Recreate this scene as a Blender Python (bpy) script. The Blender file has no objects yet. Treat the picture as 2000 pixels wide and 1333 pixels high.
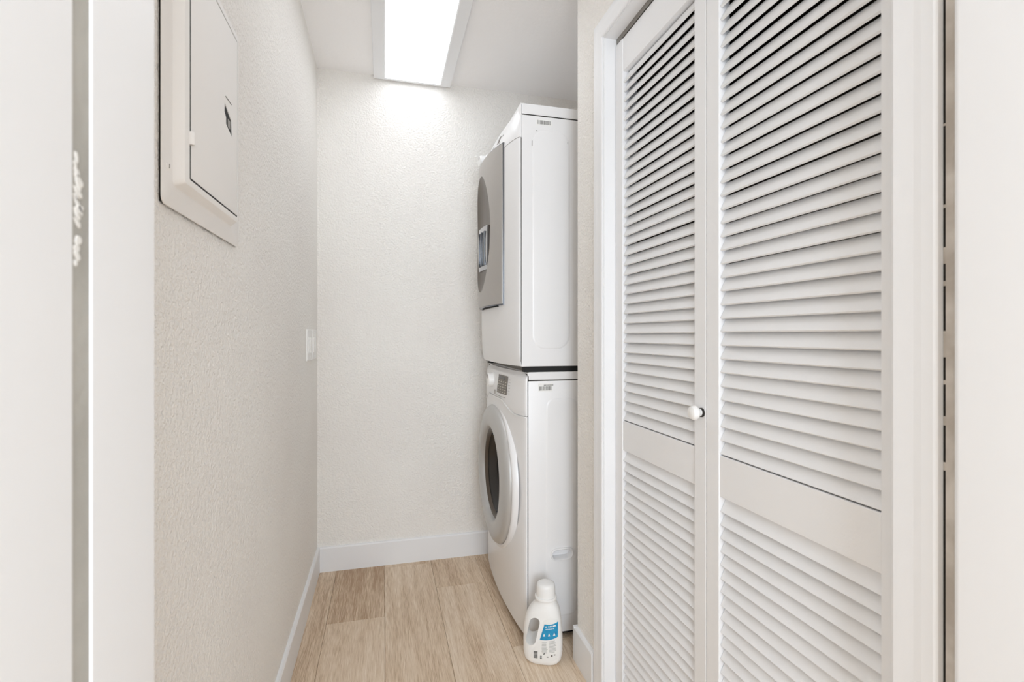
import bpy, bmesh, math, random
from mathutils import Vector, Matrix
random.seed(7)
scene = bpy.context.scene
COL = scene.collection

# ------------------------------------------------------------------ camera, world, exposure
CAM_H = 1.145
F_PX = 962.0
YAW = math.atan(250.0 / F_PX)
cam = bpy.data.cameras.new('camera')
cam.sensor_width = 36.0
cam.lens = F_PX / 2000.0 * 36.0
cam.shift_y = -11.5 / 2000.0
cam.clip_start = 0.02
cam.dof.use_dof = True
cam.dof.focus_distance = 1.7
cam.dof.aperture_fstop = 8.0
cam_o = bpy.data.objects.new('camera', cam)
COL.objects.link(cam_o)
cam_o.location = (0, 0, CAM_H)
cam_o.rotation_euler = (math.pi / 2, 0, -YAW)
scene.camera = cam_o

world = bpy.data.worlds.new('world')
scene.world = world
world.use_nodes = True
world.node_tree.nodes['Background'].inputs[0].default_value = (0.97, 0.985, 1.0, 1)
world.node_tree.nodes['Background'].inputs[1].default_value = 1.0
LIGHT_STRENGTH = 3.7
HALL_FILL = 5.0  # strength of the added hall lamp
# area fill light added in an unseen hall window behind the camera
fill_lamp = bpy.data.lights.new('hall_fill_light', 'AREA')
fill_lamp.shape = 'RECTANGLE'; fill_lamp.size = 1.1; fill_lamp.size_y = 1.6
fill_lamp.energy = 60.0
fill_lamp.color = (0.82, 0.91, 1.0)
fill_lamp_o = bpy.data.objects.new('hall_fill_light', fill_lamp); COL.objects.link(fill_lamp_o)
fill_lamp_o.location = (0.15, -1.705, 1.30); fill_lamp_o.rotation_euler = (math.pi / 2, 0, 0)
scene.view_settings.view_transform = 'Standard'
scene.view_settings.look = 'None'
scene.view_settings.gamma = 1.0
scene.view_settings.use_curve_mapping = False
scene.view_settings.exposure = -0.18
scene.cycles.max_bounces = 20
scene.cycles.diffuse_bounces = 14

# ------------------------------------------------------------------ materials
def srgb(r, g, b):
    f = lambda c: (c / 255 / 12.92) if c / 255 <= 0.04045 else ((c / 255 + 0.055) / 1.055) ** 2.4
    return (f(r), f(g), f(b), 1.0)

def mat(name, col, rough=0.5, metal=0.0, spec=0.5, coat=0.0):
    m = bpy.data.materials.new(name)
    m.use_nodes = True
    b = m.node_tree.nodes['Principled BSDF']
    b.inputs['Base Color'].default_value = col
    b.inputs['Roughness'].default_value = rough
    b.inputs['Metallic'].default_value = metal
    b.inputs['Specular IOR Level'].default_value = spec
    b.inputs['Coat Weight'].default_value = coat
    return m

def N(m, t, **kw):
    n = m.node_tree.nodes.new(t)
    for k, v in kw.items():
        if k in n.inputs: n.inputs[k].default_value = v
        else: setattr(n, k, v)
    return n

def L(m, a, b): m.node_tree.links.new(a, b)

def bump(m, scale, strength, dist=0.002, detail=4, rough=0.55, lo=0.35, hi=0.65):
    b = m.node_tree.nodes['Principled BSDF']
    tc = N(m, 'ShaderNodeTexCoord')
    no = N(m, 'ShaderNodeTexNoise', Scale=scale, Detail=detail, Roughness=rough)
    L(m, tc.outputs['Object'], no.inputs['Vector'])
    mr = N(m, 'ShaderNodeMapRange')
    mr.inputs['From Min'].default_value = lo; mr.inputs['From Max'].default_value = hi
    L(m, no.outputs['Fac'], mr.inputs['Value'])
    bp = N(m, 'ShaderNodeBump', Strength=strength, Distance=dist)
    L(m, mr.outputs['Result'], bp.inputs['Height'])
    L(m, bp.outputs['Normal'], b.inputs['Normal'])

def tint(m, c1, c2, scale, detail=3):
    b = m.node_tree.nodes['Principled BSDF']
    tc = N(m, 'ShaderNodeTexCoord')
    no = N(m, 'ShaderNodeTexNoise', Scale=scale, Detail=detail)
    L(m, tc.outputs['Object'], no.inputs['Vector'])
    cr = N(m, 'ShaderNodeValToRGB')
    cr.color_ramp.elements[0].position = 0.35; cr.color_ramp.elements[0].color = c1
    cr.color_ramp.elements[1].position = 0.65; cr.color_ramp.elements[1].color = c2
    L(m, no.outputs['Fac'], cr.inputs['Fac'])
    L(m, cr.outputs['Color'], b.inputs['Base Color'])

M = {}
M['wall'] = mat('wall_paint', srgb(234, 231, 227), 0.75, spec=0.25)
tint(M['wall'], srgb(243, 240, 236), srgb(246, 244, 240), 2.5)
bump(M['wall'], 120, 0.8, 0.0030, 3)
M['ceiling'] = mat('ceiling_paint', srgb(248, 247, 247), 0.8, spec=0.2)
bump(M['ceiling'], 60, 0.15, 0.002, 3)
M['white'] = mat('white_trim_paint', srgb(236, 237, 239), 0.42, spec=0.4)
bump(M['white'], 35, 0.05, 0.001, 2)
M['door_white'] = mat('white_door_paint', srgb(237, 238, 240), 0.5, spec=0.35)
bump(M['door_white'], 150, 0.10, 0.0006, 2)
M['panel_paint'] = mat('cream_panel_paint', srgb(240, 238, 236), 0.6, spec=0.3)
bump(M['panel_paint'], 50, 0.06, 0.001, 2)
M['enamel'] = mat('white_enamel', srgb(233, 233, 234), 0.28, spec=0.5)
M['plastic_white'] = mat('white_plastic', srgb(238, 238, 237), 0.35)
M['jug'] = mat('white_jug_plastic', srgb(240, 240, 239), 0.38)
M['grey_door'] = mat('silver_grey_plastic', srgb(176, 172, 168), 0.36, metal=0.35)
M['bronze'] = mat('dark_bronze_plastic', srgb(98, 89, 80), 0.35, metal=0.6)
M['ring'] = mat('silver_ring', srgb(192, 191, 189), 0.38, metal=0.35)
M['chrome'] = mat('chrome', srgb(186, 186, 188), 0.16, metal=1.0)
M['dark_chrome'] = mat('dark_chrome', srgb(128, 132, 138), 0.18, metal=1.0)
M['glass_dark'] = mat('dark_door_glass', srgb(52, 48, 44), 0.08, spec=0.6)
M['display'] = mat('display_brown', srgb(98, 90, 80), 0.3)
M['button'] = mat('display_button', srgb(190, 184, 172), 0.4)
M['black'] = mat('black_rubber_and_gap_shade', srgb(16, 15, 14), 0.7)  # rubber feet and rails; also stands in for shade in panel gaps
M['dark'] = mat('dark_gap', srgb(38, 34, 30), 0.8)
M['groove'] = mat('groove_grey', srgb(120, 116, 110), 0.7)
M['ink'] = mat('grey_ink', srgb(110, 108, 104), 0.6)
M['ink_light'] = mat('pale_ink', srgb(186, 186, 184), 0.6)
M['sticker'] = mat('sticker_white', srgb(236, 236, 234), 0.5)
M['blue'] = mat('label_blue', srgb(20, 142, 190), 0.4)
tint(M['blue'], srgb(16, 132, 184), srgb(34, 156, 200), 60)
M['strip'] = mat('bare_grey_strip', srgb(170, 168, 162), 0.85)
tint(M['strip'], srgb(164, 162, 156), srgb(180, 178, 172), 14)
bump(M['strip'], 90, 0.4, 0.001)
M['paint_blob'] = mat('white_paint_smear', srgb(232, 231, 228), 0.5)
M['lining'] = mat('added_dark_lining', srgb(58, 50, 44), 0.85)  # dark colour chosen so the closet behind the slats reads black
M['metal'] = mat('galvanised_metal', srgb(150, 146, 140), 0.45, metal=0.7)
M['caulk'] = mat('cracked_caulk', srgb(206, 200, 192), 0.8)
tint(M['caulk'], srgb(186, 178, 168), srgb(214, 208, 200), 22)

m = mat('oak_plank', srgb(172, 146, 120), 0.5, spec=0.3)
M['oak'] = m
bs = m.node_tree.nodes['Principled BSDF']
tc = N(m, 'ShaderNodeTexCoord'); oi = N(m, 'ShaderNodeObjectInfo')
off = N(m, 'ShaderNodeVectorMath', operation='ADD')
mul = N(m, 'ShaderNodeMath', operation='MULTIPLY'); mul.inputs[1].default_value = 37.0
L(m, oi.outputs['Random'], mul.inputs[0])
L(m, tc.outputs['Object'], off.inputs[0]); L(m, mul.outputs[0], off.inputs[1])
mp = N(m, 'ShaderNodeMapping'); mp.inputs['Scale'].default_value = (1.0, 0.07, 1.0)
L(m, off.outputs[0], mp.inputs['Vector'])
# warped rings for cathedral grain
n1 = N(m, 'ShaderNodeTexNoise', Scale=7.0, Detail=3.0, Roughness=0.5)
L(m, mp.outputs[0], n1.inputs['Vector'])
w = N(m, 'ShaderNodeMath', operation='MULTIPLY'); w.inputs[1].default_value = 60.0
L(m, n1.outputs['Fac'], w.inputs[0])
sn = N(m, 'ShaderNodeMath', operation='SINE'); L(m, w.outputs[0], sn.inputs[0])
n2 = N(m, 'ShaderNodeTexNoise', Scale=420.0, Detail=5.0, Roughness=0.6)
mp2 = N(m, 'ShaderNodeMapping'); mp2.inputs['Scale'].default_value = (1.0, 0.035, 1.0)
L(m, off.outputs[0], mp2.inputs['Vector']); L(m, mp2.outputs[0], n2.inputs['Vector'])
n3 = N(m, 'ShaderNodeTexNoise', Scale=16.0, Detail=2.0); L(m, mp.outputs[0], n3.inputs['Vector'])
a1 = N(m, 'ShaderNodeMath', operation='MULTIPLY_ADD'); a1.inputs[1].default_value = 0.045; a1.inputs[2].default_value = -0.26
L(m, sn.outputs[0], a1.inputs[0])
a2 = N(m, 'ShaderNodeMath', operation='MULTIPLY_ADD'); a2.inputs[1].default_value = 1.05
L(m, n2.outputs['Fac'], a2.inputs[0]); L(m, a1.outputs[0], a2.inputs[2])
a3 = N(m, 'ShaderNodeMath', operation='MULTIPLY_ADD'); a3.inputs[1].default_value = 0.46
L(m, n3.outputs['Fac'], a3.inputs[0]); L(m, a2.outputs[0], a3.inputs[2])
sep = N(m, 'ShaderNodeSeparateColor'); L(m, oi.outputs['Color'], sep.inputs[0])
a4 = N(m, 'ShaderNodeMath', operation='MULTIPLY_ADD'); a4.inputs[1].default_value = 0.45
L(m, sep.outputs[0], a4.inputs[0]); L(m, a3.outputs[0], a4.inputs[2])
cr = N(m, 'ShaderNodeValToRGB')
e = cr.color_ramp.elements
e[0].position = 0.45; e[0].color = srgb(172, 144, 117)
e[1].position = 1.0; e[1].color = srgb(234, 219, 201)
x = cr.color_ramp.elements.new(0.72); x.color = srgb(214, 193, 168)
L(m, a4.outputs[0], cr.inputs['Fac']); L(m, cr.outputs[0], bs.inputs['Base Color'])
bp = N(m, 'ShaderNodeBump', Strength=0.12, Distance=0.0008)
L(m, n2.outputs['Fac'], bp.inputs['Height']); L(m, bp.outputs[0], bs.inputs['Normal'])

def emis(name, col, s):
    m = bpy.data.materials.new(name); m.use_nodes = True
    b = m.node_tree.nodes['Principled BSDF']
    b.inputs['Base Color'].default_value = (0.9, 0.9, 0.9, 1)
    b.inputs['Emission Color'].default_value = col
    b.inputs['Emission Strength'].default_value = s
    return m
M['lens'] = emis('lit_diffuser', (0.915, 0.95, 1.0, 1), LIGHT_STRENGTH)
M['hall_fill_lens'] = emis('hall_fill_diffuser', (0.915, 0.95, 1.0, 1), HALL_FILL)  # glow of the added hall lamp

# ------------------------------------------------------------------ mesh helpers
def add_box(bm, x0, x1, y0, y1, z0, z1, bev=0.0, seg=2):
    vs = [bm.verts.new((x, y, z)) for x in (x0, x1) for y in (y0, y1) for z in (z0, z1)]
    f = [(0, 1, 3, 2), (4, 6, 7, 5), (0, 4, 5, 1), (2, 3, 7, 6), (0, 2, 6, 4), (1, 5, 7, 3)]
    fs = [bm.faces.new([vs[i] for i in q]) for q in f]
    if bev > 0:
        es = {e for fc in fs for e in fc.edges}
        bmesh.ops.bevel(bm, geom=list(es), offset=bev, segments=seg, affect='EDGES', profile=0.6)
    return bm

def boxes(*bl, bev=0.0):
    bm = bmesh.new()
    for b in bl: add_box(bm, *b, bev=bev)
    return bm

def loft(rings, cap=True, closed=True):
    bm = bmesh.new()
    R = [[bm.verts.new(p) for p in r] for r in rings]
    n = len(R[0])
    for a, b in zip(R, R[1:]):
        for i in range(n if closed else n - 1):
            j = (i + 1) % n
            bm.faces.new((a[i], a[j], b[j], b[i]))
    if cap:
        bm.faces.new(list(reversed(R[0]))); bm.faces.new(R[-1])
    bmesh.ops.recalc_face_normals(bm, faces=bm.faces)
    return bm

def lathe(profile, axis, centre, n=48, cap=True):
    """profile: (r, t) pairs, t measured along axis"""
    rings = []
    for r, t in profile:
        ring = []
        for i in range(n):
            a = 2 * math.pi * i / n
            c, s = r * math.cos(a), r * math.sin(a)
            if axis == 'x': p = (t, c, s)
            elif axis == 'y': p = (c, t, s)
            else: p = (c, s, t)
            ring.append((p[0] + centre[0], p[1] + centre[1], p[2] + centre[2]))
        rings.append(ring)
    return loft(rings, cap)

def rounded_rect(x0, x1, z0, z1, r, n=8):
    pts = []
    for cx, cz, a0 in ((x1 - r, z1 - r, 0), (x0 + r, z1 - r, 90), (x0 + r, z0 + r, 180), (x1 - r, z0 + r, 270)):
        for i in range(n + 1):
            a = math.radians(a0 + 90 * i / n)
            pts.append((cx + r * math.cos(a), cz + r * math.sin(a)))
    return pts

def plate_y(pts, y_back, y_front, inset=0.004):
    """rounded plate facing -y with softened rim"""
    cx = sum(p[0] for p in pts) / len(pts); cz = sum(p[1] for p in pts) / len(pts)
    xs = [p[0] for p in pts]; zs = [p[1] for p in pts]
    kx = 1 - 2 * inset / (max(xs) - min(xs)); kz = 1 - 2 * inset / (max(zs) - min(zs))
    sh = lambda k: [(cx + (p[0] - cx) * (1 - (1 - kx) * k), cz + (p[1] - cz) * (1 - (1 - kz) * k)) for p in pts]
    d = y_front - y_back
    r = [[(p[0], y_back, p[1]) for p in sh(0)], [(p[0], y_back + d * .5, p[1]) for p in sh(.25)],
         [(p[0], y_back + d * .9, p[1]) for p in sh(.7)], [(p[0], y_front, p[1]) for p in sh(1)]]
    return loft(r)

def grid(fn, us, vs):
    bm = bmesh.new()
    G = [[bm.verts.new(fn(u, v)) for v in vs] for u in us]
    for i in range(len(us) - 1):
        for j in range(len(vs) - 1):
            bm.faces.new((G[i][j], G[i + 1][j], G[i + 1][j + 1], G[i][j + 1]))
    return bm, G

def shell(fn, us, vs, back):
    """front surface grid closed by a flat back; back(p) gives the back point"""
    bm, G = grid(fn, us, vs)
    B = [[bm.verts.new(back(v.co)) for v in row] for row in G]
    nu, nv = len(us), len(vs)
    for i in range(nu - 1):
        for j in range(nv - 1):
            bm.faces.new((B[i][j], B[i][j + 1], B[i + 1][j + 1], B[i + 1][j]))
    for i in range(nu - 1):
        bm.faces.new((G[i][0], B[i][0], B[i + 1][0], G[i + 1][0]))
        bm.faces.new((G[i][-1], G[i + 1][-1], B[i + 1][-1], B[i][-1]))
    for j in range(nv - 1):
        bm.faces.new((G[0][j], G[0][j + 1], B[0][j + 1], B[0][j]))
        bm.faces.new((G[-1][j], B[-1][j], B[-1][j + 1], G[-1][j + 1]))
    bmesh.ops.recalc_face_normals(bm, faces=bm.faces)
    return bm

def lin(a, b, n): return [a + (b - a) * i / n for i in range(n + 1)]

def world_loc(o):
    v = Vector((0, 0, 0))
    while o: v += o.location; o = o.parent
    return v

def obj(name, bm, material, parent=None, smooth=False, angle=35):
    """links ONE mesh object; bmesh coordinates are world ones (parents only translate)"""
    me = bpy.data.meshes.new(name)
    if parent: bmesh.ops.translate(bm, verts=bm.verts, vec=-world_loc(parent))
    bm.to_mesh(me); bm.free()
    if smooth:
        me.polygons.foreach_set('use_smooth', [True] * len(me.polygons))
        me.set_sharp_from_angle(angle=math.radians(angle))
    me.materials.append(M[material] if isinstance(material, str) else material)
    o = bpy.data.objects.new(name, me); COL.objects.link(o)
    if parent: o.parent = parent
    return o

def centred(name, bm, material, parent, loc, smooth=False):
    """mesh object whose origin sits at loc (world)"""
    bmesh.ops.translate(bm, verts=bm.verts, vec=-Vector(loc))
    o = obj(name, bm, material, None, smooth)
    o.location = Vector(loc) - (world_loc(parent) if parent else Vector((0, 0, 0)))
    if parent: o.parent = parent
    return o

def tag(o, label, cat, group=None, kind=None):
    o['label'] = label; o['category'] = cat
    if group: o['group'] = group
    if kind: o['kind'] = kind
    return o

def thing(name, label, cat, loc, group=None, kind=None):
    o = bpy.data.objects.new(name, None); COL.objects.link(o)
    o.location = loc; o.empty_display_size = 0.1
    return tag(o, label, cat, group, kind)

def struct(name, bm, material, label, cat, smooth=False):
    return tag(obj(name, bm, material, None, smooth), label, cat, kind='structure')

def boolean_cut(target, cutter_bm):
    me = bpy.data.meshes.new('cut'); bmesh.ops.recalc_face_normals(cutter_bm, faces=cutter_bm.faces)
    cutter_bm.to_mesh(me); cutter_bm.free()
    c = bpy.data.objects.new('cut', me); COL.objects.link(c)
    c.location = world_loc(target)
    md = target.modifiers.new('b', 'BOOLEAN'); md.operation = 'DIFFERENCE'; md.object = c; md.solver = 'EXACT'
    dg = bpy.context.evaluated_depsgraph_get(); dg.update()
    new = bpy.data.meshes.new_from_object(target.evaluated_get(dg))
    target.modifiers.clear(); old = target.data; target.data = new
    new.set_sharp_from_angle(angle=math.radians(35))
    bpy.data.objects.remove(c); bpy.data.meshes.remove(me); bpy.data.meshes.remove(old)

# ------------------------------------------------------------------ the room
XL, XR, YB, ZC = -0.312, 0.660, 2.540, 2.438
X_END = 1.34            # end wall of the laundry niche and the closet
Y_NICHE = 1.620         # where the right wall stops and the niche begins
OP0, OP1, OPZ = 0.511, 1.400, 2.063    # closet opening (y range, height)
DW0, DW1 = 0.250, 0.425  # doorway wall thickness in y
JL, JR = -0.167, 0.637   # doorway jamb faces

struct('wall_left', boxes((XL - .1, XL, DW1, YB, 0, ZC)), 'wall', 'textured beige wall that carries the electrical panel', 'wall')
struct('wall_back', boxes((XL - .1, X_END + .1, YB, YB + .1, 0, ZC)), 'wall', 'textured beige wall at the end behind the washer', 'wall')
struct('wall_right', boxes((XR, XR + .11, OP1 + .019, Y_NICHE, 0, ZC), (XR + .11, X_END, 1.50, Y_NICHE, 0, ZC),
                           (XR, XR + .11, OP0 - .019, OP1 + .019, OPZ + .019, ZC), (XR, XR + .11, .450, OP0 - .019, 0, ZC)),
       'wall', 'textured beige wall around the louvered closet doors', 'wall')
struct('wall_end', boxes((X_END, X_END + .1, DW1, YB, 0, ZC)), 'wall', 'plain beige wall closing the washer niche', 'wall')
struct('wall_front', boxes((-1.6, JL - .019, DW0, DW1, 0, ZC), (JR + .019, 2.0, DW0, DW1, 0, ZC),
                           (JL - .019, JR + .019, DW0, DW1, 2.06, ZC)), 'wall', 'beige wall around the entry doorway', 'wall')
struct('ceiling', boxes((-1.6, 2.0, -1.7, YB + .1, ZC, ZC + .06)), 'ceiling', 'flat white painted ceiling', 'ceiling')

struct('wall_hall_left', boxes((-1.7, -1.6, -1.7, DW1, 0, ZC)), 'wall', 'beige hall wall outside the doorway on the panel side', 'wall')
struct('wall_hall_right', boxes((2.0, 2.1, -1.7, DW1, 0, ZC)), 'wall', 'beige hall wall outside the doorway on the closet side', 'wall')
struct('wall_hall_back', boxes((-1.6, -.4, -1.8, -1.7, 0, ZC), (.7, 2.0, -1.8, -1.7, 0, ZC), (-.4, .7, -1.8, -1.7, 0, .5), (-.4, .7, -1.8, -1.7, 2.1, ZC)),  # opening made for the added fill light behind the camera
       'wall', 'beige hall wall with an opening for the added fill light facing the doorway', 'wall')
struct('fill_window_1', boxes((-.4, -.36, -1.78, -1.72, .5, 2.1), (.66, .7, -1.78, -1.72, .5, 2.1), (-.36, .66, -1.78, -1.72, .5, .54), (-.36, .66, -1.78, -1.72, 2.06, 2.1)),  # frame of an unseen window added with the fill light
       'white', 'white frame of the unseen hall window added for the fill light', 'window')

struct('closet_dark_lining', boxes((X_END - .012, X_END, DW1 + .012, 1.488, 0, ZC), (XR + .12, X_END, 1.488, 1.50, 0, ZC), (XR + .12, X_END, DW1, DW1 + .012, 0, ZC)),  # unseen lining added to darken the gaps between slats
       'lining', 'dark lining added inside the louvered closet to blacken the slat gaps', 'wall')

# floor with single planks
fl = struct('floor', boxes((-1.6, 2.0, -1.7, YB + .1, -.06, -.009)), 'groove', 'light oak vinyl plank floor', 'floor')
PW, PL, GAP = 0.2255, 1.22, 0.0005
rp = random.Random(4)
starts = {-1: 1.62, 0: 2.07, 1: 1.28, 2: 2.244, 3: 1.75, 4: 2.1, 5: 1.5, 6: 2.3, 7: 1.8, -2: 2.3, -3: 1.7, -4: 2.1, -5: 1.5, -6: 1.9}
for c in range(-6, 8):
    x0 = -0.222 + PW * c
    x1 = min(x0 + PW, 2.0)
    if x1 < -1.6 or x0 > 2.0: continue
    y = starts[c]
    while y < YB: y += PL
    while y > -1.7:
        ya, yb = max(y - PL, -1.7), min(y, YB)
        if yb - ya > .02:
            bm = bmesh.new()
            add_box(bm, max(x0, -1.6) + GAP, x1 - GAP, ya + GAP, yb - GAP, -.009, 0.0, bev=.0008, seg=1)
            pk = centred('plank', bm, 'oak', fl, ((x0 + x1) / 2, ya, 0))
            tone = {(0, True): .05, (0, False): .62, (-1, True): .45, (1, True): .5, (2, True): .45, (2, False): .6}.get((c, yb > 2.5 or (c in (-1, 1) and yb > 1)), rp.random())
            pk.color = (tone, tone, tone, 1)
        y -= PL

# baseboards
BH, BT = 0.119, 0.013
def base_x(name, x, s, y0, y1, label):       # runs along y on a wall at x, facing s
    prof = [(0, 0), (BT, 0), (BT, BH - .006), (BT - .004, BH), (0, BH)]
    rings = [[(x + s * a, yy, b) for a, b in prof] for yy in (y0, y1)]
    struct(name, loft(rings), 'white', label, 'baseboard')
def base_y(name, y, x0, x1, label):
    prof = [(0, 0), (BT, 0), (BT, BH - .006), (BT - .004, BH), (0, BH)]
    rings = [[(xx, y - a, b) for a, b in prof] for xx in (x0, x1)]
    struct(name, loft(rings), 'white', label, 'baseboard')
base_x('baseboard_left', XL, 1, DW1, YB, 'white baseboard under the wall with the electrical panel')
base_y('baseboard_back', YB, XL + BT, X_END, 'white baseboard along the end wall behind the washer')
base_x('baseboard_right', XR, -1, OP1 + .072, Y_NICHE, 'short white baseboard between closet casing and washer niche')
struct('baseboard_niche', boxes((XR - BT, X_END, Y_NICHE, Y_NICHE + .012, 0, BH), bev=0), 'white', 'white baseboard on the niche side wall next to the washer', 'baseboard')

# closet casing: mitred profile, and jambs
def casing_profile(t):   # t 0 inner .. 1 outer -> thickness
    return .0075 + .0055 * t
CW = 0.058
def casing():
    bm = bmesh.new()
    yi0, yi1, zi = OP0 - .004, OP1 + .004, OPZ + .004
    prof = [(0, 0), (0, .007), (.004, .009), (.030, .0095), (.040, .0105), (CW - .004, .011), (CW, .008), (CW, 0)]
    def path(a):
        return [(yi0 - a, 0.0), (yi0 - a, zi + a), (yi1 + a, zi + a), (yi1 + a, 0.0)]
    rings = []
    for k in range(4):
        rings.append([(XR - h, path(a)[k][0], path(a)[k][1]) for a, h in prof])
    return loft(rings)
struct('trim_1', casing(), 'white', 'white casing framing the louvered closet doors', 'door casing')
struct('trim_2', boxes((XR - .002, XR + .11, OP1, OP1 + .019, 0, OPZ + .019), (XR - .002, XR + .11, OP0 - .019, OP0, 0, OPZ + .019),
                       (XR - .002, XR + .11, OP0, OP1, OPZ, OPZ + .019)), 'white', 'white jamb lining the closet opening', 'door jamb')
# closet door track
tr = struct('trim_3', boxes((.699, .703, OP0 + .002, OP1 - .002, OPZ - .016, OPZ), (.719, .723, OP0 + .002, OP1 - .002, OPZ - .016, OPZ),
                            (.703, .719, OP0 + .002, OP1 - .002, OPZ - .003, OPZ)), 'metal', 'grey metal track above the closet doors', 'door track')

# entry doorway jambs (the camera looks through this doorway)
def jamb(name, x, s, y0, y1, label, r_far=.008):
    # board with rounded far edge; s = direction of its face (+1 faces +x)
    pts = [(x - s * .019, y0), (x - .0006 * s, y0), (x, y0 + .0006)]
    for i in range(9):
        a = math.radians(90 * i / 8)
        pts.append((x - s * (r_far - r_far * math.cos(a)), y1 - r_far + r_far * math.sin(a)))
    pts.append((x - s * .019, y1))
    rings = [[(p[0], p[1], z) for p in pts] for z in (0, 2.06)]
    return struct(name, loft(rings), 'white', label, 'door jamb', True)
jamb('trim_4', JL, 1, .344, DW1 + .004, 'white jamb board of the entry doorway beside the electrical panel', .004)
jamb('trim_5', JL, 1, DW0 - .004, .3275, 'white outer jamb board of the entry doorway next to the grey strip', .003)
st = struct('trim_6', boxes((JL - .019, JL - .0014, .3275, .344, 0, 2.06)), 'strip', 'grey bare strip smeared with white paint between two jamb boards', 'door strip')
jamb('trim_7', JR, -1, DW0 - .004, DW1, 'white jamb board of the entry doorway beside the closet doors', .008)
struct('trim_8', boxes((XR + .001, XR + .11, DW1, .4470, 0, ZC), *[(XR + .0008, XR + .004, .4468, .4502, a, b) for a, b in ((1.232, 1.252), (1.205, 1.211), (1.118, 1.150), (1.085, 1.090), (1.035, 1.046), (1.30, 1.304), (1.40, 1.403), (.98, .99))]), 'caulk', 'cracked caulk strip between closet wall and doorway jamb', 'caulk strip')
struct('trim_9', boxes((JL, JR, DW0, DW1, 2.041, 2.06)), 'white', 'white head jamb over the entry doorway', 'door jamb')
# dark crack behind the caulk
struct('trim_10', boxes((XR + .0012, XR + .10, .4470, .4500, 0, ZC)), 'dark', 'dark crack line beside the caulk strip', 'crack')
# white paint smears on the strip
def ray(px, py):
    u = (px - 1000) / F_PX; v = (655 - py) / F_PX
    F = Vector((math.sin(YAW), math.cos(YAW), 0)); R = Vector((math.cos(YAW), -math.sin(YAW), 0))
    return F + u * R + Vector((0, 0, v))
sm = bmesh.new()
rs = random.Random(8)
z = 1.2455
while z > 1.184:
    gap = 1.2010 < z < 1.2075
    if not gap:
        wdt = rs.uniform(.0015, .0085) * (1.0 if z > 1.2075 else .75)
        hh = rs.uniform(.0018, .0034); lean = rs.uniform(-1.2, .2)
        n = 9; c_y = .3280 + wdt * .5 + rs.uniform(0, .002)
        pts = []
        for i in range(n):
            a = 2 * math.pi * i / n; k = rs.uniform(.85, 1.15)
            pts.append((c_y + wdt * .6 * math.cos(a) * k, z + hh * math.sin(a) * k + lean * wdt * .6 * math.cos(a)))
        rings = [[(JL - .0018, p[0], p[1]) for p in pts], [(JL - .0006, c_y + (p[0] - c_y) * .75, z + (p[1] - z) * .75) for p in pts]]
        b2 = loft(rings); me = bpy.data.meshes.new('t'); b2.to_mesh(me); b2.free(); sm.from_mesh(me); bpy.data.meshes.remove(me)
    z -= rs.uniform(.0022, .0048)
obj('paint_smear', sm, 'paint_blob', st)

# ------------------------------------------------------------------ louvered closet doors
DX0, DX1 = 0.696, 0.724
SLAT_PITCH = 0.02886
def slat_mesh(length):
    bm = bmesh.new()
    ang = math.radians(62)
    d = Vector((math.cos(ang), 0, math.sin(ang))); nrm = Vector((-math.sin(ang), 0, math.cos(ang)))
    Lh, t = .0168, .0027
    prof = [(-Lh, -t + .0005), (-Lh + .0005, -t), (Lh - .0012, -t), (Lh, -t * .5), (Lh, t * .5), (Lh - .0012, t), (-Lh + .0005, t), (-Lh, t - .0005)]
    rings = [[tuple(d * a + nrm * b + Vector((0, y, 0))) for a, b in prof] for y in (-length / 2, length / 2)]
    bm2 = loft(rings)
    me = bpy.data.meshes.new('slat'); bm2.to_mesh(me); bm2.free(); bm.free()
    me.materials.append(M['door_white'])
    return me
SW = 0.042
def stile(y0, y1, inner):
    """stile with a small bead along its inner edge and an eased outer edge"""
    bm = bmesh.new()
    add_box(bm, DX0, DX1, y0, y1, .014, 2.042, bev=.002, seg=2)
    return bm
def louver_door(name, y0, y1, label, seed):
    rd = random.Random(seed)
    t = thing(name, label, 'closet door', ((DX0 + DX1) / 2, (y0 + y1) / 2, .014), kind='structure')
    obj('stile', stile(y0, y0 + SW, 1), 'door_white', t)
    obj('stile', stile(y1 - SW, y1, -1), 'door_white', t)
    iy0, iy1 = y0 + SW, y1 - SW
    for nm, z0, z1 in (('top_rail', 1.942, 2.042), ('middle_rail', .798, .886), ('bottom_rail', .014, .098)):
        obj(nm, boxes((DX0 + .0025, DX1 - .002, iy0 - .001, iy1 + .001, z0, z1), bev=.0015), 'door_white', t)
    me = slat_mesh(iy1 - iy0 - .0026)
    for z0, z1 in ((.886, 1.942), (.098, .798)):
        n = round((z1 - z0) / SLAT_PITCH - .35)
        ph = (z1 - z0) / (n + .25)
        for i in range(n):
            o = bpy.data.objects.new('slat', me); COL.objects.link(o); o.parent = t
            zz = z0 + ph * (i + .62)
            o.location = Vector(((DX0 + DX1) / 2 - .0005, (iy0 + iy1) / 2, zz + rd.gauss(0, .0003))) - t.location
            o.rotation_euler = (0, math.radians(rd.gauss(0, 1.3)), 0)
    return t
YM = (OP0 + OP1) / 2
d1 = louver_door('door_1', YM + .0012, OP1 - .003, 'white louvered bifold door leaf with the round knob', 11)
d2 = louver_door('door_2', OP0 + .003, YM - .0012, 'white louvered bifold door leaf without a knob', 12)
kz, ky = 0.970, 0.972
kn = obj('knob', lathe([(.0, -.030), (.008, -.0298), (.0135, -.027), (.0165, -.021), (.0160, -.016), (.012, -.011), (.0085, -.008), (.0085, .0)], 'x', (DX0, ky, kz), 28), 'plastic_white', d1, True)
kn['label'] = 'white round knob'
obj('screw', lathe([(.0105, -.0035), (.0105, .0)], 'x', (DX0, ky - .002, kz), 12), 'dark', kn)
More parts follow.
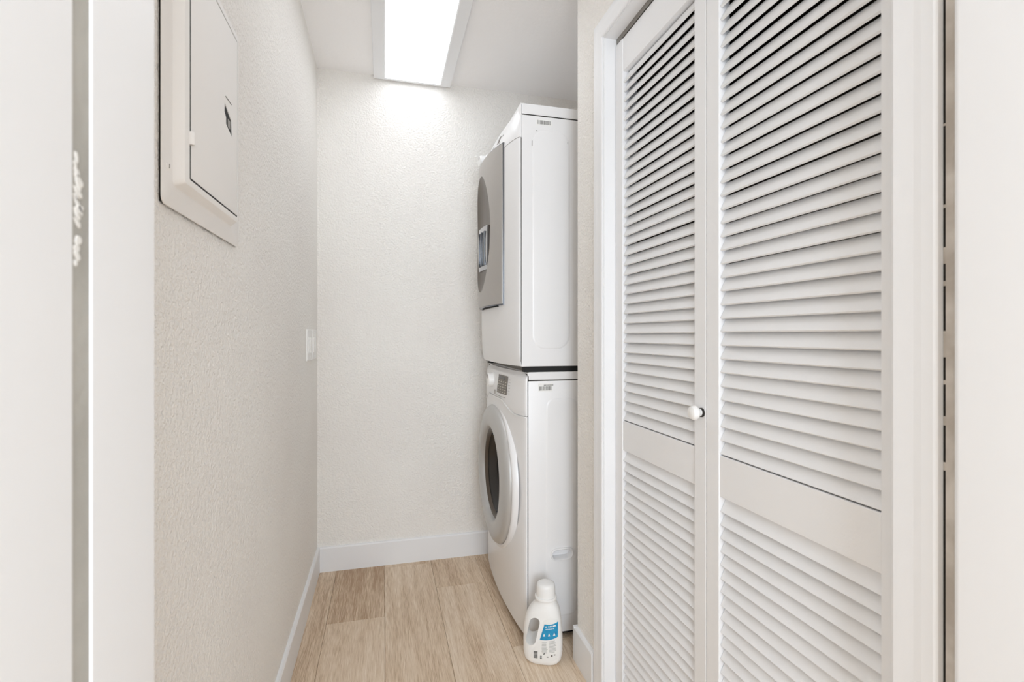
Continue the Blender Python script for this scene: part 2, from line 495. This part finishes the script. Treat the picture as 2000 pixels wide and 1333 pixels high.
# pivot bracket in the track
obj('pivot', boxes((.706, .716, OP1 - .06, OP1 - .02, 2.043, 2.058), bev=.001), 'metal', tr)
obj('pivot', boxes((.706, .716, OP1 - .26, OP1 - .235, 2.043, 2.058), bev=.001), 'metal', tr)

# ------------------------------------------------------------------ ceiling light
cl = thing('ceiling_light', 'lit rectangular fluorescent light on the white ceiling', 'ceiling light', (.150, 1.9, ZC))
LX0, LX1, LY0, LY1 = 0.006, 0.274, 1.32, 2.505
hb = bmesh.new()
add_box(hb, -.050, LX0 - .001, LY0 - .02, LY1 + .02, ZC - .025, ZC, bev=.004)
add_box(hb, LX1 + .001, .330, LY0 - .02, LY1 + .02, ZC - .025, ZC, bev=.004)
add_box(hb, LX0 - .001, LX1 + .001, LY1 + .002, LY1 + .02, ZC - .025, ZC, bev=.002)
add_box(hb, LX0 - .001, LX1 + .001, LY0 - .02, LY0 - .002, ZC - .025, ZC, bev=.002)
obj('housing', hb, 'white', cl)
prof = [(LX0, ZC - .004), (LX0 + .003, ZC - .021), (LX0 + .015, ZC - .024), (LX1 - .015, ZC - .024), (LX1 - .003, ZC - .021), (LX1, ZC - .004)]
obj('diffuser', loft([[(a, LY0, b) for a, b in prof], [(a, LY1, b) for a, b in prof]]), 'lens', cl)
obj('frame_rail', boxes((LX1 + .004, LX1 + .012, LY0 - .01, LY1 + .01, ZC - .026, ZC - .019), bev=.002), 'white', cl)
obj('end_clip', boxes((-.050, -.038, LY1 - .01, LY1 + .012, ZC - .023, ZC - .019), bev=.001), 'groove', cl)
# unseen hall lamp, added to even out the light in the corridor
hl = thing('hall_ceiling_fill', 'round ceiling lamp added as fill light in the unseen hall', 'ceiling light', (.2, -.75, ZC))
obj('base', lathe([(.20, -.02), (.20, 0)], 'z', (.2, -.75, ZC), 32), 'white', hl)
obj('lamp_shade', lathe([(.01, -.085), (.08, -.078), (.14, -.06), (.175, -.035), (.185, -.02)], 'z', (.2, -.75, ZC), 32), 'hall_fill_lens', hl, True)

# ------------------------------------------------------------------ electrical panel
ep = thing('electrical_panel', 'painted cream electrical panel mounted on the left textured wall', 'electrical panel', (XL, .995, 1.335))
FY0, FY1, FZ0, FZ1 = .806, 1.186, 1.335, 1.79
RY0, RY1, RZ0, RZ1 = .838, 1.122, 1.372, 1.752       # raised box
DY0, DY1, DZ0, DZ1 = .856, 1.110, 1.384, 1.742       # its door
def frame_x(x0, x1, oy0, oy1, oz0, oz1, iy0, iy1, iz0, iz1):
    return boxes((x0, x1, oy0, oy1, oz0, iz0), (x0, x1, oy0, oy1, iz1, oz1), (x0, x1, oy0, iy0, iz0, iz1), (x0, x1, iy1, oy1, iz0, iz1))
obj('back_box', boxes((XL, XL + .003, FY0 + .004, FY1 - .002, FZ0 + .003, FZ1 - .003)), 'dark', ep)
rr = lambda g, x: [(x, p[0], p[1]) for p in rounded_rect(FY0 + g, FY1 - g, FZ0 + g, FZ1 - g, .012)]
ring2 = lambda g, x: [(x, p[0], p[1]) for p in rounded_rect(RY0 + g, RY1 - g, RZ0 + g, RZ1 - g, .008)]
# flange, sloping shoulder and raised rim in one pressed cover; open in the middle for the door
rings = [rr(0, XL + .0035), rr(0, XL + .0055), rr(.001, XL + .0062), ring2(-.010, XL + .0065), ring2(-.004, XL + .0085), ring2(0, XL + .016),
         ring2(.003, XL + .022), ring2(.007, XL + .0235)]
dr = lambda x: [(x, p[0], p[1]) for p in rounded_rect(DY0, DY1, DZ0, DZ1, .003)]
rings += [dr(XL + .0235), dr(XL + .012)]
obj('cover', loft(rings, cap=False), 'panel_paint', ep, True)
obj('door_recess', boxes((XL + .003, XL + .0125, DY0 - .003, DY1 + .003, DZ0 - .003, DZ1 + .003)), 'black', ep)
obj('seam_shade_fill', frame_x(XL + .0125, XL + .0226, DY0 - .0005, DY1 + .0005, DZ0 - .0005, DZ1 + .0005, DY0 + .0065, DY1 - .0015, DZ0 + .0038, DZ1 - .0020), 'black', ep)  # black fill standing in for shade in the seam around the door
dd = obj('door', boxes((XL + .0125, XL + .0235, DY0 + .0065, DY1 - .0015, DZ0 + .0038, DZ1 - .0020), bev=.0008), 'panel_paint', ep)
# latch opening
ly, lz = 1.052, 1.558
cut = bmesh.new()
pts = [(-.024, .024), (-.006, .016), (.018, .006), (.024, -.026), (.004, -.020), (-.016, -.014), (-.016, -.002), (-.026, .006)]
r0 = [(XL + .0140, ly + a, lz + b) for a, b in pts]; r1 = [(XL + .03, ly + a, lz + b) for a, b in pts]
cb = loft([r0, r1])
bmesh.ops.translate(cb, verts=cb.verts, vec=-world_loc(dd))
boolean_cut(dd, cb)
obj('latch_hole_shade', loft([[(XL + .0141, ly + a * .97, lz + b * .97) for a, b in pts], [(XL + .0222, ly + a * .97, lz + b * .97) for a, b in pts]]), 'black', dd)  # black plate in the opening stands in for its depth and shade
obj('latch', boxes((XL + .0215, XL + .0230, ly - .002, ly + .012, lz - .014, lz + .002), bev=.0004), 'metal', dd)
lr = bmesh.new()
add_box(lr, XL + .0235, XL + .0242, ly - .020, ly + .016, lz + .036, lz + .0375)
obj('latch_line', lr, 'groove', dd)
obj('hinge', lathe([(.0035, -.010), (.0045, -.008), (.0045, .008), (.0035, .010)], 'z', (XL + .0255, DY0 + .0025, 1.448), 16), 'panel_paint', ep, True)
for yy, zz in ((.822, 1.392), (1.165, 1.392), (.822, 1.735), (1.165, 1.735)):
    s = obj('screw', lathe([(.0055, .0), (.0055, .001), (.0035, .0026), (.0, .003)], 'x', (XL + .006, yy, zz), 16), 'panel_paint', ep, True)
    obj('slot', boxes((XL + .0086, XL + .0092, yy - .0008, yy + .0008, zz - .003, zz + .003)), 'groove', s)

# ------------------------------------------------------------------ wall plates near the far corner
def wall_plate(y0, y1, label):
    t = thing('wall_plate', label, 'wall plate', (XL, (y0 + y1) / 2, 1.035))
    z0, z1 = 1.035, 1.170
    pr = lambda g, x: [(x, p[0], p[1]) for p in rounded_rect(y0 + g, y1 - g, z0 + g, z1 - g, .006, 4)]
    obj('plate', loft([pr(0, XL), pr(0, XL + .003), pr(.004, XL + .007)]), 'plastic_white', t)
    yc = (y0 + y1) / 2
    for k in (-1, 1):
        sw = obj('rocker', boxes((XL + .006, XL + .0095, yc + k * .024 - .0165, yc + k * .024 + .0165, 1.069, 1.136), bev=.001), 'plastic_white', t)
    for zz in (1.052, 1.153):
        obj('screw', lathe([(.003, 0), (.003, .001), (.0, .0015)], 'x', (XL + .007, yc, zz), 12), 'plastic_white', t)
wall_plate(2.185, 2.305, 'white two-gang plate on the left wall, farther from the room corner')
wall_plate(2.325, 2.455, 'white two-gang plate on the left wall, next to the room corner')

# ------------------------------------------------------------------ washer and dryer
WY0, WY1 = 1.752, 2.438
YC, HW = (WY0 + WY1) / 2, (WY1 - WY0) / 2
WX, DXS = 0.518, 0.492           # seam between side panel and front
def bulge(s):
    a = abs(s)
    return max(0.0, 1 - a ** 2.0) * .80 + .20 * max(0.0, 1 - a ** 10) ** .5
def smooth01(t):
    t = max(0, min(1, t)); return t * t * (3 - 2 * t)
def wfront(y, z):
    b = .026 + .022 * smooth01((z - .03) / .30)
    b -= .010 * smooth01((z - .90) / .10)
    return WX - .006 - b * bulge((y - YC) / HW)
def dfront(y, z):
    b = .050
    lean = .040 * smooth01((z - 1.87) / .15) * (.35 + .65 * bulge((y - YC) / HW))
    low = .010 * smooth01((1.20 - z) / .17) * bulge((y - YC) / HW)
    return DXS - .006 - b * bulge((y - YC) / HW) + lean + low
US = [-1 + 2 * (0.5 - 0.5 * math.cos(math.pi * i / 44)) for i in range(45)]
YS = [YC + HW * u for u in US]
def barcode(parent, x0, x1, y, z0, z1, seed, lines=False):
    s = obj('sticker', boxes((x0 - .004, x1 + .004, y - .0006, y, z0 - .004, z1 + (.012 if lines else .004))), 'sticker', parent)
    s['label'] = 'barcode sticker'
    r = random.Random(seed); bm = bmesh.new(); x = x0
    while x < x1:
        wd = r.choice((.0007, .0011, .0018))
        add_box(bm, x, min(x + wd, x1), y - .0009, y - .0005, z0, z1)
        x += wd + r.choice((.0007, .0010, .0016))
    if lines:
        for k in range(7):
            add_box(bm, x0 + .018 + k * .0055, x0 + .018 + k * .0055 + .0042, y - .0009, y - .0005, z1 + .003, z1 + .006)
    obj('barcode', bm, 'ink', s)

# --- washer
wa = thing('washing_machine', 'white front-load washing machine standing on the floor under the dryer', 'washing machine', (.86, YC, 0))
XBK = 1.215
cab = obj('cabinet', boxes((WX, XBK, WY0, WY1, .024, .9735), bev=.003), 'enamel', wa)
obj('top_panel', boxes((WX + .001, XBK, WY0 + .001, WY1 - .001, .9765, 1.007), bev=.005), 'enamel', wa)
obj('top_gap', boxes((WX + .006, XBK - .004, WY0 + .004, WY1 - .004, .972, .978)), 'dark', wa)
obj('seam_gap', boxes((WX - .0035, WX + .002, WY0 + .0025, WY1 - .0025, .03, 1.0)), 'dark', wa)
def zc(y):
    s = (y - YC) / HW
    return .842 + .042 * (1 - smooth01((abs(s) - .28) / .52))
bk = lambda p: (WX - .0030, p[1], p[2])
fp = shell(lambda y, t: (wfront(y, .028 + t * (zc(y) - .001 - .028)), y, .028 + t * (zc(y) - .001 - .028)), YS, lin(0, 1, 40), bk)
wfp = obj('front_panel', fp, 'enamel', wa, True)
cp = shell(lambda y, t: (wfront(y, zc(y) + .001 + t * (1.004 - zc(y))) - .0025 * smooth01(t * 12) + .018 * smooth01((t - .80) / .2) ** 2, y,
                         zc(y) + .0008 + t * (1.004 - zc(y))), YS, lin(0, 1, 26), bk)
obj('control_panel', cp, 'enamel', wa, True)
# swoosh lip following the control panel edge
lip = []
for y in YS[2:-2]:
    z = zc(y); xx = wfront(y, z)
    lip.append([(xx + .001, y, z - .005), (xx - .0035, y, z - .0042), (xx - .0035, y, z - .0015), (xx + .001, y, z - .0008)])
obj('lip', loft(lip), 'plastic_white', wa, True)
# door: ring + glass
DZ = .550
ringp = [(.292, .472), (.291, .462), (.284, .452), (.262, .444), (.232, .438), (.214, .437), (.203, .441), (.196, .452), (.192, .474)]
dr_ = obj('door_ring', lathe(ringp, 'x', (0, YC, DZ), 72, cap=False), 'ring', wa, True, 50)
dr_['label'] = 'silver grey door ring'
obj('door_surround', lathe([(.312, .490), (.310, .474), (.304, .467), (.296, .467), (.2925, .474), (.2925, .50)], 'x', (0, YC, DZ), 72, cap=False), 'enamel', wa, True, 50)
for tgt in (wfp, cab):
    cbm = lathe([(.1935, .30), (.1935, .64)], 'x', (0, YC, DZ), 64)
    bmesh.ops.translate(cbm, verts=cbm.verts, vec=-world_loc(tgt))
    boolean_cut(tgt, cbm)
obj('door_glass', lathe([(.001, .575), (.06, .573), (.11, .564), (.145, .548), (.165, .525), (.178, .495), (.1915, .474), (.1915, .470)], 'x', (0, YC, DZ), 64, cap=False), 'glass_dark', wa, True, 50)
obj('door_seal', lathe([(.194, .462), (.186, .460), (.180, .466), (.176, .474)], 'x', (0, YC, DZ), 64, cap=False), 'bronze', wa, True, 60)
# knob, display, drawer line, small button
kx = wfront(2.13, .953)
kb = obj('knob', lathe([(.0, -.029), (.026, -.028), (.0295, -.025), (.031, -.004), (.036, -.002), (.036, .004)], 'x', (kx, 2.13, .948), 32), 'plastic_white', wa, True)
obj('pointer', boxes((kx - .0305, kx - .028, 2.128, 2.132, .955, .972)), 'ink', kb)
def patch(fn, y0, y1, z0, z1, off, thick=.002, ny=8, nz=4, skew=0.0):
    f = lambda y, z: (fn(y, z) - off, y, z + skew * (y - y0))
    return shell(f, lin(y0, y1, ny), lin(z0, z1, nz), lambda p: (p[0] + thick, p[1], p[2]))
wcp = lambda y, z: wfront(y, z) - .0025
dp = obj('display', patch(wcp, 1.905, 2.028, .905, .980, .0022), 'display', wa)
dp['label'] = 'dark brown control display'
r = random.Random(5)
for j in range(5):
    for i in range(4):
        y0 = 1.914 + i * .029; z0 = .910 + j * .0105
        obj('button', patch(wcp, y0, y0 + .013, z0, z0 + .0035, .0034, .0012, 2, 1), 'button', dp)
obj('screen', patch(wcp, 1.935, 2.015, .964, .976, .0034, .0012, 4, 2), 'glass_dark', dp)
for k in range(6):
    obj('print', patch(wcp, 1.876, 1.894, .912 + k * .011, .9135 + k * .011, .0012, .001, 2, 1), 'ink_light', wa)
obj('power_button', patch(wcp, 2.055, 2.066, .895, .912, .004, .004, 2, 2), 'metal', wa)
obj('drawer_line', patch(wcp, 1.92, 2.04, .8915, .8925, .0008, .001, 6, 1), 'groove', wa)
# side: pressed panel, hand recess, sticker, feet
pn = obj('side_pressing', plate_y(rounded_rect(.584, .716, .082, .910, .035), WY0 + .002, WY0 - .0018, .010), 'enamel', wa, True, 60)
obj('side_pressing', plate_y(rounded_rect(.80, 1.15, .082, .910, .035), WY0 + .002, WY0 - .0018, .010), 'enamel', wa, True, 60)
pill = lambda g, y: [(p[0], y, p[1]) for p in rounded_rect(.610 + g, .690 - g, .302 + g, .338 - g, .0179 - g)]
for tgt in (pn, cab):
    cbm = loft([pill(.003, WY0 + .03), pill(.0, WY0 - .02)])
    bmesh.ops.translate(cbm, verts=cbm.verts, vec=-world_loc(tgt))
    boolean_cut(tgt, cbm)
hr = loft([pill(-.006, WY0 - .002), pill(-.005, WY0 - .007), pill(-.001, WY0 - .008), pill(.002, WY0 - .004), pill(.003, WY0 + .026), pill(.010, WY0 + .028)], cap=False)
hrf = obj('hand_recess', hr, 'enamel', wa, True, 50)
obj('recess_back', loft([pill(.004, WY0 + .027), pill(.004, WY0 + .029)]), 'enamel', wa)
barcode(wa, .560, .608, WY0, .938, .953, 21, True)
for fx in (.56, 1.17):
    for fy in (WY0 + .05, WY1 - .05):
        obj('foot', lathe([(.022, 0), (.022, .012), (.012, .014), (.012, .026)], 'z', (fx, fy, 0), 20), 'black', wa)
obj('base_pan', boxes((WX + .02, XBK - .02, WY0 + .012, WY1 - .012, .012, .026)), 'black', wa)
for bx_ in (.640, .648):
    obj('bolt', lathe([(.004, -.004), (.004, .004)], 'y', (bx_, WY0 + .008, .020), 10), 'metal', wa)

# --- dryer
dy = thing('dryer', 'white front-load dryer with a silver grey door stacked on the washing machine', 'dryer', (.86, YC, 1.007))
Z0, Z1 = 1.028, 2.006
XBD = DXS + .70
obj('cabinet', boxes((DXS, XBD, WY0, WY1, Z0, 1.962), bev=.003), 'enamel', dy)
obj('top_panel', boxes((DXS + .001, XBD, WY0 + .001, WY1 - .001, 1.965, Z1), bev=.006), 'enamel', dy)
obj('top_gap', boxes((DXS + .006, XBD - .004, WY0 + .0025, WY1 - .004, 1.960, 1.967)), 'dark', dy)
obj('seam_gap', boxes((DXS - .0035, DXS + .002, WY0 + .0025, WY1 - .0025, Z0 + .004, 1.876)), 'dark', dy)
bkd = lambda p: (DXS - .0030, p[1], p[2])
obj('front_panel', shell(lambda y, t: (dfront(y, Z0 + .002 + t * .846) + .006 * (1 - smooth01(t * 20)), y, Z0 + .002 + t * .846), YS, lin(0, 1, 36), bkd), 'enamel', dy, True)
obj('control_panel', shell(lambda y, t: (min(dfront(y, 1.878 + t * (Z1 - .002 - 1.878)) - .0015 + .030 * smooth01((t - .82) / .18) ** 2, DXS - .0035), y,
                                         1.8775 + t * (Z1 - .002 - 1.8775)), YS, lin(0, 1, 22), lambda p: (DXS - .0005, p[1], p[2])), 'enamel', dy, True)
# stacking rails and feet
obj('stacking_rail', boxes((DXS + .012, XBD - .01, WY0 + .012, WY0 + .04, 1.007, Z0 + .001)), 'black', dy)
obj('stacking_rail', boxes((DXS + .012, XBD - .01, WY1 - .04, WY1 - .012, 1.007, Z0 + .001)), 'black', dy)
obj('stacking_rail', boxes((DXS + .035, DXS + .055, WY0 + .04, WY1 - .04, 1.007, Z0 + .001)), 'bronze', dy)
# door
GY0, GY1, GZ0, GZ1 = 1.872, 2.318, 1.268, 1.893
GYC, GZC = (GY0 + GY1) / 2, (GZ0 + GZ1) / 2
def door_x(y, z):
    s = (y - GYC) / ((GY1 - GY0) / 2); q = (z - GZC) / ((GZ1 - GZ0) / 2)
    base = DXS - .002 - .050 * bulge((y - YC) / HW)
    return base - .012 - .030 * (1 - abs(s) ** 2.2) * (1 - .45 * abs(q) ** 2.4) 
EA, EC, EYC = .155, .250, GYC + .012
NT = 72
def rect_pt(a):
    c, s = math.cos(a), math.sin(a)
    hy, hz = (GY1 - GY0) / 2, (GZ1 - GZ0) / 2
    k = min(hy / abs(c) if abs(c) > 1e-6 else 9, hz / abs(s) if abs(s) > 1e-6 else 9)
    return GYC + c * k, GZC + s * k
angs = sorted(set([2 * math.pi * i / NT for i in range(NT)] + [math.atan2(sz * (GZ1 - GZ0), sy * (GY1 - GY0)) % (2 * math.pi) for sy in (-1, 1) for sz in (-1, 1)]))
rings = []
for t in lin(0, 1, 8):
    ring = []
    for a in angs:
        iy, iz = EYC + EA * math.cos(a), GZC + EC * math.sin(a)
        oy, oz = rect_pt(a)
        y, z = iy + (oy - iy) * t, iz + (oz - iz) * t
        ring.append((door_x(y, z), y, z))
    rings.append(ring)
back = []
for a in angs:
    oy, oz = rect_pt(a)
    back.append((door_x(oy, oz) + .022, oy, oz))
rings.append(back)
do = obj('door', loft(rings, cap=False), 'grey_door', dy, True, 40)
do['label'] = 'silver grey dryer door'
rings = []
for t in (1.0, .97, .9, .8, .65, .5, .35, .2, .05):
    ring = []
    for a in angs:
        y, z = EYC + EA * t * math.cos(a), GZC + EC * t * math.sin(a)
        ring.append((door_x(y, z) + .034 * (1 - t ** 3.0), y, z))
    rings.append(ring)
dish = loft(rings, cap=False); 
obj('door_dish', dish, 'bronze', do, True, 60)
# chrome band around the door, dark gap beneath it
def band(g0, g1, dx0, dx1):
    out = []
    for g, dx in ((g0, dx1), (g0, dx0), (g1, dx0), (g1, dx1)):
        ring = []
        for a in angs:
            oy, oz = rect_pt(a)
            y = GYC + (oy - GYC) * (1 + g / .22); z = GZC + (oz - GZC) * (1 + g / .31)
            ring.append((door_x(oy, oz) + dx, y, z))
        out.append(ring)
    return loft(out, cap=False)
bd = obj('door_band', band(-.001, .0045, .004, .018), 'dark_chrome', do, True, 40)
bd['label'] = 'chrome band round the door edge'
obj('door_gap', band(-.004, .0085, .0165, .030), 'black', do)
# handle: chrome grip with vertical ribs across the dish
def hx(y): return door_x(y, GZC) - .001
hy0, hy1, hz0, hz1 = 1.985, 2.115, 1.418, 1.600
ha = obj('handle', shell(lambda y, z: (hx(y) + .004 * abs((z - 1.509) / .09) ** 3, y, z), lin(hy0, hy1, 10), lin(hz0, hz1, 10), lambda p: (p[0] + .012, p[1], p[2])), 'chrome', do, True, 40)
ha['label'] = 'chrome door handle'
for k in range(3):
    yy = hy0 + .018 + k * .036
    obj('rib', boxes((hx(yy) - .004, hx(yy) + .002, yy, yy + .008, hz0 + .018, hz1 - .022), bev=.0015), 'dark_chrome', ha)
    obj('groove', boxes((hx(yy + .015) - .0012, hx(yy + .015) + .002, yy + .012, yy + .019, hz0 + .018, hz1 - .022)), 'black', ha)
# dryer knob and little controls
dcp = lambda y, z: dfront(y, z) - .0015
kx = dcp(2.20, 1.935)
kd = obj('knob', lathe([(.0, -.036), (.022, -.035), (.027, -.030), (.029, -.006), (.034, -.004), (.034, .006)], 'x', (kx, 2.20, 1.932), 32), 'plastic_white', dy, True)
obj('pointer', boxes((kx - .0372, kx - .035, 2.198, 2.202, 1.940, 1.954)), 'ink', kd)
obj('display', patch(dcp, 1.955, 1.985, 1.932, 1.958, .0015), 'display', dy)
for k, (a, b) in enumerate(((1.915, 1.944), (1.93, 1.918), (2.03, 1.925), (2.07, 1.948))):
    obj('button', patch(dcp, a, a + .014, b, b + .005, .0015, .002, 2, 1), 'ink_light', dy)
# side pressing, sticker, scuffs
obj('side_pressing', plate_y(rounded_rect(.530, .684, 1.090, 1.915, .052), WY0 + .002, WY0 - .0016, .010), 'enamel', dy, True, 60)
obj('side_pressing', plate_y(rounded_rect(.77, 1.12, 1.090, 1.915, .052), WY0 + .002, WY0 - .0016, .010), 'enamel', dy, True, 60)
barcode(dy, .552, .606, WY0, 1.932, 1.947, 31)
for xx, zz, wd, hh in ((.5315, 1.848, .0012, .020), (.548, 1.905, .004, .0025), (.672, 1.868, .0012, .008)):
    obj('scuff', boxes((xx, xx + wd, WY0 - .0022, WY0 - .001, zz, zz + hh)), 'ink', dy)

# ------------------------------------------------------------------ detergent jug
jl = Vector((.543, 1.655, 0)); ja = math.radians(-27)
jug = thing('detergent_jug', 'white plastic detergent jug with a blue label on the floor by the washer', 'detergent', jl)
# half width, half depth, centre offset by height
SEC = [(.000, .048, .028, 0), (.004, .056, .035, 0), (.014, .064, .041, 0), (.035, .0685, .0445, 0), (.075, .0690, .0450, 0), (.115, .0672, .0445, 0),
       (.150, .0635, .0430, .001), (.172, .0580, .0405, .003), (.188, .0515, .0385, .006), (.201, .0435, .0360, .009), (.211, .0365, .0340, .010), (.224, .0345, .0335, .010)]
def sec_at(z):
    for a, b in zip(SEC, SEC[1:]):
        if a[0] <= z <= b[0]:
            t = (z - a[0]) / (b[0] - a[0]); return [a[i] + (b[i] - a[i]) * t for i in range(4)]
    return list(SEC[-1])
def jug_pt(a, z, off=0.0):
    _, hw, hd, ox = sec_at(z)
    n = 2.6 if z < .18 else 2.0 + .6 * max(0, (.212 - z) / .032)
    c, s = math.cos(a), math.sin(a)
    x = ox + (hw + off) * math.copysign(abs(c) ** (2 / n), c)
    y = (hd + off) * math.copysign(abs(s) ** (2 / n), s)
    return Vector((x, y, z))
RZ = Matrix.Rotation(ja, 3, 'Z')
def jw(p): return tuple(RZ @ Vector(p) + jl)
zs = [SEC[0][0]]
for a, b in zip(SEC, SEC[1:]): zs += lin(a[0], b[0], 3)[1:]
body = loft([[jw(jug_pt(2 * math.pi * i / 56, z)) for i in range(56)] for z in zs])
jb = obj('body', body, 'jug', jug, True, 60)
# handle opening: slanted pill right through the body
def pill_pts(cx, cz, w_, h_, lean):
    out = []
    for p in rounded_rect(-w_ / 2, w_ / 2, -h_ / 2, h_ / 2, w_ / 2 - .0005, 8):
        out.append((cx + p[0] + lean * p[1], cz + p[1]))
    return out
pp = pill_pts(-.0300, .118, .036, .096, .22)
cb = loft([[jw((p[0], yy, p[1])) for p in pp] for yy in (-.08, .08)])
bmesh.ops.translate(cb, verts=cb.verts, vec=-world_loc(jb))
boolean_cut(jb, cb)
cp_ = lambda r, z, n=40: [jw((.010 + r * math.cos(2 * math.pi * i / n), r * math.sin(2 * math.pi * i / n), z)) for i in range(n)]
obj('collar', loft([cp_(.034, .217), cp_(.0385, .220), cp_(.0392, .225), cp_(.038, .229), cp_(.032, .230)]), 'jug', jug, True, 50)
cpo = obj('cap', loft([cp_(.0335, .2285), cp_(.0340, .232), cp_(.0325, .262), cp_(.0305, .270), cp_(.0250, .2735), cp_(.014, .2745)]), 'plastic_white', jug, True, 50)
# label patches that follow the front of the body
def front_pt(x, z, off):
    _, hw, hd, ox = sec_at(z)
    n = 2.6
    q = max(-.985, min(.985, (x - ox) / hw))
    y = -hd * (1 - abs(q) ** n) ** (1 / n)
    return Vector((x, y - off, z))
def jpatch(fn, off, nu=10, nv=8):
    """fn(u, v) -> (x, z)"""
    def s(u, v): xx, zz = fn(u, v); return jw(front_pt(xx, zz, off))
    bm, G = grid(s, lin(0, 1, nu), lin(0, 1, nv))
    r = bmesh.ops.extrude_face_region(bm, geom=bm.faces[:])
    mv = RZ @ Vector((0, .0006, 0))
    vs = [g for g in r['geom'] if isinstance(g, bmesh.types.BMVert)]
    bmesh.ops.translate(bm, verts=vs, vec=mv)
    bmesh.ops.recalc_face_normals(bm, faces=bm.faces)
    return bm
def lab(u, v):     # whole label: slanted left edge, bellied bottom
    z = .030 + v * .132 + .006 * math.sin(u * math.pi) * v
    xl = -.038 + .045 * smooth01(v / .75)
    return xl + u * (.059 - xl), z - (1 - v) * .012 * math.sin(u * math.pi)
lb = obj('label_sheet', jpatch(lab, .0006, 14, 12), 'sticker', jug, True)
lb['label'] = 'white and blue printed label'
def bl(u, v):
    zb, zt = .096 + .010 * u - .003 * math.sin(u * math.pi), .150 + .006 * u - .003 * math.sin(u * math.pi)
    xl = -.004 + .016 * v
    return xl + u * (.057 - xl), zb + v * (zt - zb)
b_ = obj('blue_panel', jpatch(bl, .0012, 12, 8), 'blue', lb, True)
b_['label'] = 'blue label panel'
def bar(x0, x1, z0, z1, material, parent_off=.0017, sl=.10):
    return jpatch(lambda u, v: (x0 + u * (x1 - x0), z0 + v * (z1 - z0) + sl * (x0 + u * (x1 - x0))), parent_off, max(2, int((x1 - x0) / .004)), 1)
def bars(name, lst, material, off=.0017, sl=.10):
    tot = bmesh.new()
    for q in lst:
        b2 = bar(*q, material, off, sl); me = bpy.data.meshes.new('t'); b2.to_mesh(me); b2.free(); tot.from_mesh(me); bpy.data.meshes.remove(me)
    o = obj(name, tot, material, lb); return o
r = random.Random(9)
# headline and icons on the blue panel
bars('headline', [(.014, .021, .1385, .1415)] + [(.025 + k * .0052, .029 + k * .0052, .1385, .1425) for k in range(5)] +
     [(.016 + k * .006, .0205 + k * .006, .131, .1325) for k in range(5)], 'sticker')
icons = []
for k in range(3):
    c = .011 + k * .017
    icons += [(c - .0035, c + .0035, .108, .1105), (c - .0022, c + .0022, .1105, .114), (c - .001, c + .001, .114, .117)]
bars('icons', icons, 'sticker')
# small print columns
small = []
for k in range(10):
    z = .088 - k * .0042
    small.append((.002 + r.uniform(0, .002), .022 + r.uniform(-.004, .002), z, z + .0016))
    small.append((.028, .052 + r.uniform(-.006, .002), z + .001, z + .0026))
bars('small_print', small, 'ink_light', .0013)
bc = []
z = .032
while z < .056:
    h = r.choice((.0008, .0014, .0022)); bc.append((-.026, -.012, z, z + h)); z += h + r.choice((.0008, .0014))
bars('barcode', bc, 'ink', .0013)
bars('symbols', [(-.003, .003, .030, .034), (-.003, .003, .0355, .038), (-.003, .003, .0395, .0415), (.008, .011, .046, .049), (.011, .014, .047, .052), (.020, .026, .036, .038), (.034, .040, .037, .043), (.044, .049, .040, .043)], 'ink', .0013)
